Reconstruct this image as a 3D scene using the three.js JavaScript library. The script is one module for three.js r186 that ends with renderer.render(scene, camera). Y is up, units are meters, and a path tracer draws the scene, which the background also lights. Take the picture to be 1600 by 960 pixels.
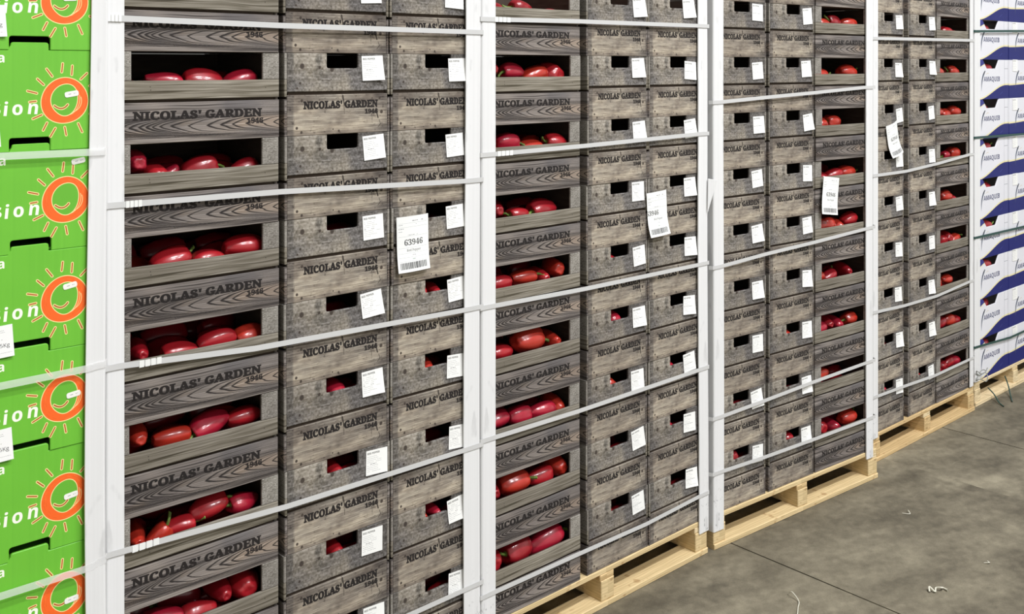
import * as THREE from 'three';
import { mergeGeometries } from 'three/addons/utils/BufferGeometryUtils.js';
import { RectAreaLightUniformsLib } from 'three/addons/lights/RectAreaLightUniformsLib.js';

// ------------------------------------------------------------------ camera, lights, exposure
const scene = new THREE.Scene();
scene.background = new THREE.Color(0x0a0a0a);
const FOCAL = 1580, TURN = Math.atan2(1740, FOCAL);            // pixels at 1600 x 960; angle between the lens axis and the row
const camera = new THREE.PerspectiveCamera(2 * Math.atan(480 / FOCAL) * 180 / Math.PI, 1600 / 960, 0.05, 60);
camera.position.set(0, 1.645, 2.09);
camera.lookAt(Math.cos(TURN), 1.645, 2.09 - Math.sin(TURN));
camera.setViewOffset(1600, 960, 0, 377, 1600, 960);            // shift lens: the horizon lies near the top of the frame
camera.updateProjectionMatrix();

const renderer = new THREE.WebGLRenderer({ antialias: true });
renderer.toneMapping = THREE.LinearToneMapping;
renderer.toneMappingExposure = 0.92;
renderer.shadowMap.enabled = true;
RectAreaLightUniformsLib.init();
const LAMP_NITS = 150, LAMP_W = 1.5, LAMP_D = 0.5, LAMP_Y = 7.5;
const LAMPS = [];
for (const z of [3.9, 6.9]) for (const x of [1.8, 4.6]) LAMPS.push([x, z]);

// ------------------------------------------------------------------ helpers
function rng(seed) { let s = seed >>> 0; return () => { s = (s + 0x6d2b79f5) | 0; let t = Math.imul(s ^ (s >>> 15), 1 | s); t = (t + Math.imul(t ^ (t >>> 7), 61 | t)) ^ t; return ((t ^ (t >>> 14)) >>> 0) / 4294967296; }; }
const rand = rng(1946), jit = (a) => (rand() * 2 - 1) * a;
const hash = (x, y, s) => { let h = Math.imul(x, 374761393) + Math.imul(y, 668265263) + Math.imul(s, 2147483647); h = Math.imul(h ^ (h >>> 13), 1274126177); return ((h ^ (h >>> 16)) >>> 0) / 4294967296; };
function vnoise(x, y, s = 0) {
  const ix = Math.floor(x), iy = Math.floor(y), fx = x - ix, fy = y - iy, u = fx * fx * (3 - 2 * fx), v = fy * fy * (3 - 2 * fy);
  const a = hash(ix, iy, s), b = hash(ix + 1, iy, s), c = hash(ix, iy + 1, s), d = hash(ix + 1, iy + 1, s);
  return (a + (b - a) * u + (c - a) * v + (a - b - c + d) * u * v) * 2 - 1;
}
function fbm(x, y, s = 0, n = 4) { let t = 0, a = 0.5; for (let i = 0; i < n; i++) { t += a * vnoise(x, y, s + i * 17); x *= 2.03; y *= 2.03; a *= 0.5; } return t; }
const clamp = (v, a, b) => Math.min(b, Math.max(a, v)), mix = (a, b, t) => a + (b - a) * t, mix3 = (a, b, t) => [mix(a[0], b[0], t), mix(a[1], b[1], t), mix(a[2], b[2], t)];
const sstep = (a, b, x) => { const t = clamp((x - a) / (b - a), 0, 1); return t * t * (3 - 2 * t); };

const used = new Map();
function numbered(name) { const n = used.get(name) ?? 0; used.set(name, n + 1); return n ? name + '_' + String(n).padStart(3, '0') : name; }
const seenLabels = new Map();
function tag(o, label, category, group, kind) {
  o.userData = {};
  if (label) { const n = label.trim().split(/\s+/).length; if (n > 16 || n < 4) console.log('LABEL LENGTH', n, label); if (seenLabels.has(label) && !group) console.log('LABEL TWICE', label); seenLabels.set(label, 1); o.userData.label = label; }
  if (category) o.userData.category = category;
  if (group) o.userData.group = group;
  if (kind) o.userData.kind = kind;
  return o;
}
function shade(o) { o.traverse((c) => { if (c.isMesh) { c.castShadow = true; c.receiveShadow = true; } }); return o; }
function add(o) { scene.add(shade(o)); return o; }
function mesh(name, geometry, material, parent) { const m = new THREE.Mesh(geometry, material); m.name = parent ? name : numbered(name); if (parent) parent.add(m); return m; }
function group(name) { const g = new THREE.Group(); g.name = numbered(name); return g; }
function copyOf(proto, name) { const c = proto.clone(); c.name = numbered(name); c.userData = {}; return c; }

// w x h metres -> canvas texture; fn(x, y) gives sRGB 0..255 for metres from the lower left corner; draw(ctx, k) prints over it in pixels, k = pixels per metre
function canvasTexture(w, h, pxw, fn, draw) {
  const W = pxw, H = Math.max(2, Math.round(pxw * h / w)), k = W / w, c = document.createElement('canvas');
  c.width = W; c.height = H;
  const ctx = c.getContext('2d');
  if (fn) {
    const img = ctx.createImageData(W, H);
    for (let j = 0; j < H; j++) for (let i = 0; i < W; i++) {
      const p = fn((i + 0.5) / k, (H - j - 0.5) / k), o = (j * W + i) * 4;
      img.data[o] = clamp(p[0], 0, 255); img.data[o + 1] = clamp(p[1], 0, 255); img.data[o + 2] = clamp(p[2], 0, 255); img.data[o + 3] = 255;
    }
    ctx.putImageData(img, 0, 0);
  }
  if (draw) draw(ctx, k, W, H);
  const t = new THREE.CanvasTexture(c);
  t.colorSpace = THREE.SRGBColorSpace; t.magFilter = THREE.LinearFilter; t.anisotropy = 8;
  t.wrapS = t.wrapT = THREE.RepeatWrapping;
  return t;
}
function std(map, roughness, color = 0xffffff, extra = {}) { return new THREE.MeshStandardMaterial({ map: map ?? null, roughness, color, ...extra }); }

// a board standing in the xy plane, its front face at z = 0 and its back at z = -d, outline from points or a Shape, bevelled edge
function boardFromShape(shape, d, bevel = 0.0012, box) {
  const g = new THREE.ExtrudeGeometry(shape, { depth: d - 2 * bevel, bevelEnabled: true, bevelThickness: bevel, bevelSize: bevel, bevelOffset: -bevel, bevelSegments: 1, curveSegments: 5, steps: 1 });
  g.translate(0, 0, -d + bevel);
  g.computeBoundingBox();
  const b = box ?? [g.boundingBox.min.x, g.boundingBox.min.y, g.boundingBox.max.x, g.boundingBox.max.y], p = g.attributes.position, uv = g.attributes.uv;
  for (let i = 0; i < p.count; i++) uv.setXY(i, (p.getX(i) - b[0]) / (b[2] - b[0]), (p.getY(i) - b[1]) / (b[3] - b[1]));
  return g;
}
function rectShape(x0, y0, x1, y1, n = 1) {
  const s = new THREE.Shape();
  s.moveTo(x0, y0);
  for (let i = 1; i <= n; i++) s.lineTo(mix(x0, x1, i / n), y0);
  for (let i = 0; i <= n; i++) s.lineTo(mix(x1, x0, i / n), y1);
  s.closePath();
  return s;
}
function bow(g, half, amount) { const p = g.attributes.position; for (let i = 0; i < p.count; i++) { const t = p.getX(i) / half; p.setZ(i, p.getZ(i) + amount * Math.max(0, 1 - t * t)); } g.computeVertexNormals(); return g; }
function box(w, h, d, x, y, z) { return new THREE.BoxGeometry(w, h, d).translate(x, y, z); }
// a box with chamfered long edges, uv in metres along its longest side
function plank(w, h, d, bevel = 0.002) {
  const s = rectShape(-w / 2, -h / 2, w / 2, h / 2), g = new THREE.ExtrudeGeometry(s, { depth: d - 2 * bevel, bevelEnabled: true, bevelThickness: bevel, bevelSize: bevel, bevelOffset: -bevel, bevelSegments: 1 });
  g.translate(0, 0, -d / 2 + bevel);
  const p = g.attributes.position, n = g.attributes.normal, uv = g.attributes.uv, du = Math.random() * 0;
  for (let i = 0; i < p.count; i++) {
    const x = p.getX(i), y = p.getY(i), z = p.getZ(i), ax = Math.abs(n.getX(i)), ay = Math.abs(n.getY(i)), az = Math.abs(n.getZ(i));
    let u, v;
    if (ay > ax && ay > az) { u = x; v = z; } else if (az > ax) { u = x; v = y; } else { u = z; v = y; }
    if (d > w) { if (ay > ax && ay > az) { u = z; v = x; } }
    uv.setXY(i, u * 1.6 + du, v * 1.6);
  }
  return g;
}

// ------------------------------------------------------------------ large structure
const concrete = canvasTexture(4, 4, 2048, (x, y) => {
  const w = fbm(x * 0.9, y * 0.9, 3, 4) * 0.35;
  const big = fbm(x * 1.1 + w, y * 1.4, 11, 5), mid = fbm(x * 4 + w * 2, y * 6.5, 21, 4), fine = fbm(x * 40, y * 46, 31, 3), grit = hash(Math.floor(x * 512), Math.floor(y * 512), 5) - 0.5;
  const sweep = fbm(x * 2.2 + y * 0.8, y * 16 - x * 4, 41, 4), scuff = sstep(0.22, 0.55, fbm(x * 3.1 + 7, y * 4.3, 51, 5));
  const t = big * 17 + mid * 19 + sweep * 17 + fine * 13 + grit * 10 + scuff * 17;
  return [111 + t * 1.4, 104 + t * 1.36, 87 + t * 1.2];
}, (ctx, k, W, H) => {
  const r = rng(77);
  for (let i = 0; i < 60; i++) {                             // fork-lift scuffs and scratches
    ctx.strokeStyle = r() < 0.55 ? 'rgba(190,182,160,0.16)' : 'rgba(52,47,38,0.16)'; ctx.lineWidth = 0.6 + r() * 2.4;
    const x = r() * W, y = r() * H, a = r() * 6.3, l = 15 + r() * 120;
    ctx.beginPath(); ctx.moveTo(x, y); ctx.quadraticCurveTo(x + Math.cos(a) * l * 0.5 + r() * 14, y + Math.sin(a) * l * 0.5 + r() * 14, x + Math.cos(a) * l, y + Math.sin(a) * l); ctx.stroke();
  }
});
const matConcrete = std(concrete, 0.72, 0xffffff), matJoint = std(null, 0.95, 0x2c2923);
const plaster = canvasTexture(2, 2, 512, (x, y) => { const t = fbm(x * 3, y * 3, 61, 4) * 8 + fbm(x * 60, y * 60, 62, 2) * 6; return [214 + t, 214 + t, 210 + t]; });
const matWall = std(plaster, 0.9), matDarkWall = std(plaster, 0.9, 0x6a6a68), matCeiling = std(plaster, 0.9, 0xd8d8d8);
function uvMetres(g, s) { const p = g.attributes.position, n = g.attributes.normal, uv = g.attributes.uv; for (let i = 0; i < p.count; i++) { if (Math.abs(n.getY(i)) > 0.5) uv.setXY(i, p.getX(i) * s, p.getZ(i) * s); else if (Math.abs(n.getX(i)) > 0.5) uv.setXY(i, p.getZ(i) * s, p.getY(i) * s); else uv.setXY(i, p.getX(i) * s, p.getY(i) * s); } return g; }
const X0 = -4.5, X1 = 10.5, Z0 = -1.5, Z1 = 12, TOP = 8.0;
{
  const floor = group('floor'); tag(floor, null, null, null, 'structure');
  mesh('sub_base', box(X1 - X0, 0.1, Z1 - Z0, (X0 + X1) / 2, -0.062, (Z0 + Z1) / 2), matJoint, floor);
  const xs = [X0, -1.9, 2.9, 4.54, 7.6, X1], zs = [Z0, 3.4, 7.6, Z1];
  for (let i = 0; i + 1 < xs.length; i++) for (let j = 0; j + 1 < zs.length; j++) {
    const g = uvMetres(box(xs[i + 1] - xs[i] - 0.006, 0.012, zs[j + 1] - zs[j] - 0.006, (xs[i] + xs[i + 1]) / 2, -0.006, (zs[j] + zs[j + 1]) / 2), 0.25);
    mesh('slab', g, matConcrete, floor);
  }
  add(floor);
  const wall = (name, w, h, d, x, y, z, m) => add(tag(mesh(name, uvMetres(box(w, h, d, x, y, z), 0.5), m), null, null, null, 'structure'));
  wall('wall_back', X1 - X0 + 0.4, TOP + 0.1, 0.2, (X0 + X1) / 2, TOP / 2 - 0.05, Z0 - 0.1, matDarkWall);
  wall('wall_front', X1 - X0 + 0.4, TOP + 0.1, 0.2, (X0 + X1) / 2, TOP / 2 - 0.05, Z1 + 0.1, matWall);
  wall('wall_left', 0.2, TOP + 0.1, Z1 - Z0, X0 - 0.1, TOP / 2 - 0.05, (Z0 + Z1) / 2, matWall);
  wall('wall_right', 0.2, TOP + 0.1, Z1 - Z0, X1 + 0.1, TOP / 2 - 0.05, (Z0 + Z1) / 2, matWall);
  wall('ceiling', X1 - X0 + 0.4, 0.2, Z1 - Z0 + 0.4, (X0 + X1) / 2, TOP + 0.1, (Z0 + Z1) / 2, matCeiling);
}
// ceiling lamps: one fitting with an emitting panel each, and an area light just under the panel
{
  const housing = std(null, 0.5, 0xcfd2d4), glow = new THREE.MeshStandardMaterial({ color: 0xffffff, emissive: 0xfdfdff, emissiveIntensity: 4, roughness: 0.6 });
  let n = 0;
  for (const [x, z] of LAMPS) {
    const t = group('ceiling_lamp'); t.position.set(x, LAMP_Y, z);
    mesh('housing', box(LAMP_W + 0.06, 0.07, LAMP_D + 0.06, 0, 0.045, 0), housing, t);
    mesh('diffuser', box(LAMP_W, 0.012, LAMP_D, 0, 0.004, 0), glow, t);
    for (const s of [-0.6, 0.6]) mesh('suspension_rod', new THREE.CylinderGeometry(0.006, 0.006, TOP - LAMP_Y - 0.08, 6).translate(s, 0.08 + (TOP - LAMP_Y - 0.08) / 2, 0), housing, t);
    tag(t, 'long white ceiling lamp hanging above the warehouse aisle', 'lamp', 'lamps above the aisle');
    add(t);
    const light = new THREE.RectAreaLight(0xfbfcff, LAMP_NITS, LAMP_W, LAMP_D);
    light.position.set(x, LAMP_Y - 0.006, z); light.lookAt(x, 0, z); light.name = 'ceiling_lamp_light' + (n ? '_' + String(n).padStart(3, '0') : ''); n++;
    scene.add(light);
  }
}

// ------------------------------------------------------------------ printed crate boards
const INK = 'rgb(26,19,16)';
function lettering(ctx, text, x, y, width, cap, weight = 0) {             // slab-like bold serif capitals set to a width and cap height in pixels
  ctx.save();
  ctx.font = 'bold 100px serif'; ctx.textBaseline = 'alphabetic'; ctx.textAlign = 'left';
  const m = ctx.measureText(text).width;
  ctx.translate(x, y); ctx.scale(width / m, cap / 71.5);
  ctx.fillStyle = ctx.strokeStyle = INK; ctx.lineJoin = 'miter'; ctx.lineWidth = weight;
  ctx.fillText(text, 0, 0); if (weight) ctx.strokeText(text, 0, 0);
  ctx.restore();
}
const LW = 0.385, SW = 0.298, CH = 0.1945, PITCH = 0.195;
const LL = 0.0865, LG = 0.0065, LP = 0.04;                    // long side: lower board, groove, lip board
const SL = 0.0955, SG = 0.008;                                // short side: lower board, groove
const TIPS = [-0.16, -0.135, -0.11, -0.088, -0.068, -0.05, -0.034, -0.019, -0.005, 0.013, 0.034, 0.053, 0.07, 0.084, 0.102, 0.127, 0.165, 0.208, 0.24, 0.267, 0.3, 0.335, 0.37];   // where the nested grain arrows begin
const texLongLower = canvasTexture(LW, LL, 1100, (x, y) => {
  const yc = 0.035 + 0.002 * vnoise(x * 9, 1.7, 3), d = y - yc + 0.0022 * fbm(x * 22, y * 40, 7, 3), e = Math.abs(d) / (d > 0 ? 0.0195 : 0.0215), q = Math.min(e, 1.5);
  const v = x - (2.0 * Math.abs(d) + 0.13 * Math.pow(q, 4)) + 0.006 * fbm(x * 26, y * 90, 1, 4);
  let line = 0;
  for (let i = 0; i < TIPS.length; i++) { const u = v - TIPS[i], wdt = 0.0055 + 0.005 * hash(i, 3, 1); line = Math.max(line, sstep(-0.0015, 0.0015, u) * (1 - sstep(wdt * 0.4, wdt * (1.3 + e), u))); }
  line *= 1 - 0.85 * sstep(0.85, 1.3, e);
  const w = y + 0.0012 * vnoise(x * 16, y * 30, 23) - (d > 0 ? 0.03 : -0.03) * 0.03 * x, fine = fbm(x * 7, w * 620, 5, 3), strand = sstep(0.08, 0.42, fbm(x * 5 + 3, w * 380, 25, 3)) * sstep(0.7, 1.2, e) * 0.75;
  const blot = fbm(x * 11, y * 26, 6, 3);
  let c = mix3([139, 130, 120], [104, 99, 96], clamp(0.5 + blot * 1.3, 0, 1));
  c = mix3(c, [172, 150, 126], 0.5 * sstep(0.0, 0.45, fbm(x * 9 + 3, y * 24, 15, 3)) * (1 - sstep(0.6, 1.1, e)));
  const s = fine * 40;
  return mix3([c[0] + s, c[1] + s, c[2] + s], [36, 30, 27], clamp(line + strand, 0, 1));
}, (ctx, k, W, H) => {
  lettering(ctx, "NICOLAS' GARDEN", 0.044 * k, H - 0.0505 * k, 0.296 * k, 0.017 * k, 9);
  ctx.globalAlpha = 0.85; lettering(ctx, '1946', 0.303 * k, H - 0.0345 * k, 0.041 * k, 0.0112 * k, 9); ctx.globalAlpha = 1;
  const r = rng(5); ctx.strokeStyle = 'rgba(176,170,158,0.5)'; ctx.lineWidth = 1;
  for (let i = 0; i < 50; i++) { const x = (0.335 + r() * 0.04) * k, y = (0.004 + r() * 0.016) * k; ctx.beginPath(); ctx.moveTo(x, y); ctx.lineTo(x + 10 * r(), y + 5 * (r() - 0.5)); ctx.stroke(); }
});
const texLip = canvasTexture(LW, LP, 1000, (x, y) => {
  const w = 0.002 * vnoise(x * 12, y * 60, 3), g = fbm(x * 8, (y + w) * 520, 71, 4), b = fbm(x * 10, y * 35, 72, 3), dk = sstep(0.12, 0.4, fbm(x * 5, (y + w) * 340, 75, 3)) * 40, t = g * 52 + b * 26 - dk;
  return [137 + t, 130 + t, 114 + t];
}, (ctx, k, W, H) => { ctx.fillStyle = 'rgba(50,44,38,0.8)'; for (const [x, y] of [[0.081, 0.013], [0.082, 0.02], [0.35, 0.018]]) { ctx.beginPath(); ctx.ellipse(x * k, y * k, 2.6, 3.4, 0, 0, 7); ctx.fill(); } });
const texPost = canvasTexture(0.04, 0.062, 160, (x, y) => {
  const g = hash(Math.floor(x * 1400), Math.floor(y * 2300), 8), h = fbm(x * 300, y * 900, 81, 3), t = (g - 0.5) * 46 + h * 44 + fbm(x * 40, y * 40, 83, 2) * 14;
  return [142 + t * 1.2, 137 + t * 1.2, 126 + t * 1.2];
});
function nails(ctx, k, H, list) { for (const [x, y, r] of list) { ctx.fillStyle = 'rgba(48,40,34,0.86)'; ctx.beginPath(); ctx.ellipse(x * k, H - y * k, r * k * 1.3, r * k * 1.5, 0.3, 0, 7); ctx.fill(); ctx.fillStyle = 'rgba(84,72,60,0.35)'; ctx.beginPath(); ctx.ellipse(x * k, H - y * k, r * k * 2, r * k * 1.7, 0, 0, 7); ctx.fill(); } }
const texShortLower = canvasTexture(SW, SL, 1000, (x, y) => {
  const g = fbm(x * 14, y * 430, 91, 4), g2 = fbm(x * 60, y * 260, 92, 3), b = fbm(x * 9 + 2, y * 17, 93, 4), b2 = fbm(x * 20, y * 24, 94, 3), grit = hash(Math.floor(x * 3300), Math.floor(y * 3300), 2) - 0.5;
  let c = mix3([184, 171, 148], [136, 128, 115], clamp(0.45 + b * 1.6, 0, 1));
  c = mix3(c, [102, 92, 82], clamp(sstep(0.05, 0.5, b2) * 0.6 + 0.45 * sstep(0.014, 0.002, y + b * 0.012), 0, 0.8));
  c = mix3(c, [98, 91, 83], clamp(0.8 * sstep(0.262, 0.288, x + b2 * 0.03) + 0.75 * sstep(0.022, 0.014, x), 0, 1));
  const t = g * 46 + g2 * 24 + grit * 30 - 34 * sstep(0.25, 0.6, fbm(x * 120, y * 150, 97, 3)), cut = Math.abs(y - 0.013 - 0.003 * vnoise(x * 30, 3, 4)) < 0.0006 && vnoise(x * 14, 8, 6) > -0.25 ? 34 : 0;
  return [c[0] + t - cut, c[1] + t - cut, c[2] + t * 0.9 - cut];
}, (ctx, k, W, H) => {
  ctx.strokeStyle = 'rgba(46,39,32,0.8)'; ctx.lineCap = 'round';
  const crack = (pts, w) => { ctx.lineWidth = w; ctx.beginPath(); pts.forEach(([x, y], i) => i ? ctx.lineTo(x * k, H - y * k) : ctx.moveTo(x * k, H - y * k)); ctx.stroke(); };
  crack([[0.1585, 0.0955], [0.1575, 0.088], [0.161, 0.082], [0.1625, 0.072], [0.164, 0.06], [0.1645, 0.048]], 4); crack([[0.160, 0.092], [0.1625, 0.08], [0.1645, 0.07]], 13);
  crack([[0.247, 0.046], [0.25, 0.038], [0.249, 0.03]], 4); crack([[0.262, 0.058], [0.265, 0.046], [0.268, 0.036]], 14); crack([[0.272, 0.03], [0.276, 0.02], [0.268, 0.012]], 5);
  lettering(ctx, "NICOLAS' GARDEN", 0.046 * k, H - 0.0628 * k, 0.221 * k, 0.0164 * k, 11);
  lettering(ctx, '1946', 0.2265 * k, H - 0.047 * k, 0.041 * k, 0.0104 * k, 10);
  nails(ctx, k, H, [[0.041, 0.082, 0.0024], [0.027, 0.018, 0.0022], [0.04, 0.0075, 0.0022], [0.273, 0.084, 0.002], [0.279, 0.05, 0.003], [0.148, 0.0075, 0.0018], [0.131, 0.012, 0.0012]]);
});
const texShortUpper = canvasTexture(SW, CH - SL - SG, 1000, (x, y) => {
  const g = fbm(x * 18, y * 300, 101, 4), b = fbm(x * 12 + 5, y * 15, 103, 4), b2 = fbm(x * 22 + 1, y * 26, 104, 3), grit = hash(Math.floor(x * 3300), Math.floor(y * 3300), 12) - 0.5, spk = fbm(x * 240, y * 240, 105, 2);
  let c = mix3([147, 139, 124], [108, 104, 99], clamp(0.5 + b * 1.7, 0, 1));
  c = mix3(c, [86, 82, 74], clamp(sstep(0.05, 0.5, b2) * 0.7, 0, 0.7));
  c = mix3(c, [94, 90, 84], clamp(0.75 * sstep(0.275, 0.288, x) + 0.75 * sstep(0.022, 0.014, x), 0, 1));
  const t = g * 34 + grit * 36 + spk * 46 - 26 * sstep(0.2, 0.6, fbm(x * 90, y * 110, 107, 3));
  return [c[0] + t, c[1] + t, c[2] + t];
}, (ctx, k, W, H) => {
  nails(ctx, k, H, [[0.042, 0.06, 0.0042], [0.036, 0.02, 0.002], [0.128, 0.052, 0.0036], [0.092, 0.057, 0.0025], [0.272, 0.024, 0.002], [0.274, 0.06, 0.0022], [0.028, 0.008, 0.0018]]);
  ctx.strokeStyle = 'rgba(58,52,44,0.55)'; ctx.lineWidth = 2; const r = rng(9);
  for (let i = 0; i < 16; i++) { const x = (0.08 + r() * 0.11) * k, y = H - (0.043 + r() * 0.014) * k; ctx.beginPath(); ctx.moveTo(x, y); ctx.lineTo(x + 16 * (r() - 0.3), y + 10 * (r() - 0.5)); ctx.stroke(); }
});
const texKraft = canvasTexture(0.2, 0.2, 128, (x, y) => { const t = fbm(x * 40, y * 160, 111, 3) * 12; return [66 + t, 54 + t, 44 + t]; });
const tints = [0xfafaff, 0xefeff4, 0xe4e3e8];
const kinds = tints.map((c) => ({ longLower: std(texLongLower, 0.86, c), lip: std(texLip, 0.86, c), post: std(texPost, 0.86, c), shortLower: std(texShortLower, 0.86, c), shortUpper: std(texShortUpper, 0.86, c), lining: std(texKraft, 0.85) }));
// small white stickers and shipping tags
const scribble = (ctx, r, x0, x1, y, size, tone) => { ctx.fillStyle = tone; let x = x0; while (x < x1) { const w = size * (0.6 + r() * 2.4); if (r() > 0.18) ctx.fillRect(x, y, Math.min(w, x1 - x), size * 0.55); x += w + size * 0.7; } };
const texStickers = [0, 1, 2].map((n) => canvasTexture(0.063, 0.06, 256, null, (ctx, k, W, H) => {
  const r = rng(200 + n); ctx.fillStyle = '#f4f4f1'; ctx.fillRect(0, 0, W, H);
  ctx.fillStyle = '#4a4a48'; ctx.font = 'bold 27px sans-serif'; ctx.fillText('RED PEPPER', 12, 40, 150);
  for (let i = 0; i < 9; i++) scribble(ctx, r, 16, 90 + r() * 130, 62 + i * 18, i === 4 ? 10 : 6, i === 4 ? '#77777a' : '#a4a4a6');
}));
const matStickers = texStickers.map((t) => std(t, 0.45));
function stickerGeometry(w, h, curl, thick = 0.0005) {            // a paper rectangle that lifts a little at one corner
  const g = new THREE.BoxGeometry(w, h, thick, 6, 6, 1), p = g.attributes.position;
  for (let i = 0; i < p.count; i++) { const x = p.getX(i) / w + 0.5, y = 0.5 - p.getY(i) / h; p.setZ(i, p.getZ(i) + curl * Math.pow(Math.max(0, x * 0.5 + y * 0.5 - 0.25), 2)); }
  g.computeVertexNormals();
  return g;
}
const stickerGeos = [stickerGeometry(0.063, 0.06, 0.006), stickerGeometry(0.062, 0.061, 0.014), stickerGeometry(0.061, 0.06, 0.002)];

// ------------------------------------------------------------------ one crate, all four sides
const T = 0.007;
const geoLongLower = bow(boardFromShape(rectShape(-LW / 2, 0, LW / 2, LL, 8), T), LW / 2, 0.0018);
const geoLip = bow(boardFromShape(rectShape(-LW / 2, LL + LG, LW / 2, LL + LG + LP, 8), T), LW / 2, 0.0018);
const LIPTOP = LL + LG + LP, geoPost = boardFromShape(rectShape(0, LIPTOP + 0.0006, 0.0415, CH), T);
const geoShortLower = boardFromShape(rectShape(-SW / 2, 0, SW / 2, SL), T);
const HX0 = -SW / 2 + 0.113, HX1 = -SW / 2 + 0.207, HY = 0.1585;
const geoShortUpper = (() => {
  const s = new THREE.Shape(), y0 = SL + SG, r = 0.006, a = SW / 2;
  s.moveTo(-a, y0); s.lineTo(a, y0); s.lineTo(a, CH); s.lineTo(HX1, CH); s.lineTo(HX1, HY + r); s.quadraticCurveTo(HX1, HY, HX1 - r, HY); s.lineTo(HX0 + r, HY); s.quadraticCurveTo(HX0, HY, HX0, HY + r); s.lineTo(HX0, CH); s.lineTo(-a, CH); s.closePath();
  return boardFromShape(s, T, 0.0012, [-a, y0, a, CH]);
})();
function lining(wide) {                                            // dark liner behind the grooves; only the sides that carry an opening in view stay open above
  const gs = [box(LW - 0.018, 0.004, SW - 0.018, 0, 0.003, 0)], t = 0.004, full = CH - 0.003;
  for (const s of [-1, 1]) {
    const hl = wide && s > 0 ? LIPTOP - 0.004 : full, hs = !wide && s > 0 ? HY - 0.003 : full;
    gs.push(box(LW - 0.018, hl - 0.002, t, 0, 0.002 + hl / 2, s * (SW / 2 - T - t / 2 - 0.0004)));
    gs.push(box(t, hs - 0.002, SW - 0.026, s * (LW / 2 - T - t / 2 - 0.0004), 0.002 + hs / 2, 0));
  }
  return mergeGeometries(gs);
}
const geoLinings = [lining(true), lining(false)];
// wide = true: the open long side faces +z; wide = false: the short side with the handle hole faces +z and carries the sticker
function makeCrate(k, wide) {
  const root = new THREE.Group(), q = wide ? 0 : -Math.PI / 2;
  const put = (name, geo, m, turn, x, z) => { const o = mesh(name, geo, m, root); const a = turn + q; o.position.set(x * Math.cos(q) + z * Math.sin(q), 0, -x * Math.sin(q) + z * Math.cos(q)); o.rotation.y = a; return o; };
  for (const s of [1, -1]) {
    const turn = s > 0 ? 0 : Math.PI;
    put('lower_board', geoLongLower, k.longLower, turn, 0, s * SW / 2);
    put('lip_board', geoLip, k.lip, turn, 0, s * SW / 2);
    put('corner_post', geoPost, k.post, turn, -s * LW / 2, s * SW / 2);
    put('corner_post', geoPost, k.post, turn, s * (LW / 2 - 0.0415), s * SW / 2);
  }
  for (const s of [1, -1]) {
    const turn = s > 0 ? Math.PI / 2 : -Math.PI / 2, inset = wide ? 0.0002 : -T * 0 - 0.0002;
    const a = put('lower_board', geoShortLower, k.shortLower, turn, s * (LW / 2 + inset), 0), b = put('upper_board', geoShortUpper, k.shortUpper, turn, s * (LW / 2 + inset), 0);
    a.scale.x = b.scale.x = (SW - 2 * T) / SW;
  }
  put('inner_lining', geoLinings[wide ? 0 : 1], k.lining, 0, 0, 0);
  return root;
}
// the short front in view shows the full board width, so its boards span the corner edges
const openCrates = kinds.map((k) => makeCrate(k, true)), holeCrates = kinds.map((k) => makeCrate(k, false));

// ------------------------------------------------------------------ the loads
const PALLET_H = 0.115;
const BASE = (r) => PALLET_H + 0.0006 + PITCH * r;
const LOADS = {
  A: { x: 0.785, z: 0, turn: 0, rows: 9, top: 8, phrase: 'load beside the green boxes', cols: [['open', 0, 0.388], ['left', 0.4, 0.699], ['right', 0.7025, 0.99]] },
  B: { x: 1.785, z: 0, turn: 0, rows: 9, top: 8, phrase: 'second load from green boxes', cols: [['open', 0.002, 0.391], ['left', 0.417, 0.699], ['right', 0.7025, 0.99]] },
  C: { x: 2.815, z: 0.005, turn: -0.072, rows: 10, top: 9, phrase: 'third load from green boxes', cols: [['left', 0.003, 0.29], ['right', 0.306, 0.576], ['open', 0.583, 0.95]] },
  D: { x: 3.915, z: -0.005, turn: 0, rows: 10, top: 9, phrase: 'load beside blue-white boxes', cols: [['left', 0.003, 0.277], ['right', 0.317, 0.579], ['open', 0.585, 0.945]] },
};
const ORD = ['first', 'second', 'third', 'fourth', 'fifth', 'sixth', 'seventh', 'eighth', 'ninth', 'tenth'];
function inLoad(L, lx, y, lz) { const c = Math.cos(L.turn), s = Math.sin(L.turn); return [L.x + lx * c + lz * s, y, L.z - lx * s + lz * c]; }
function setIn(o, L, lx, y, lz, ry = 0) { o.position.set(...inLoad(L, lx, y, lz)); o.rotation.y = L.turn + ry; return o; }
const crateSpots = [];                                           // where each crate stands, for the peppers
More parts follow.
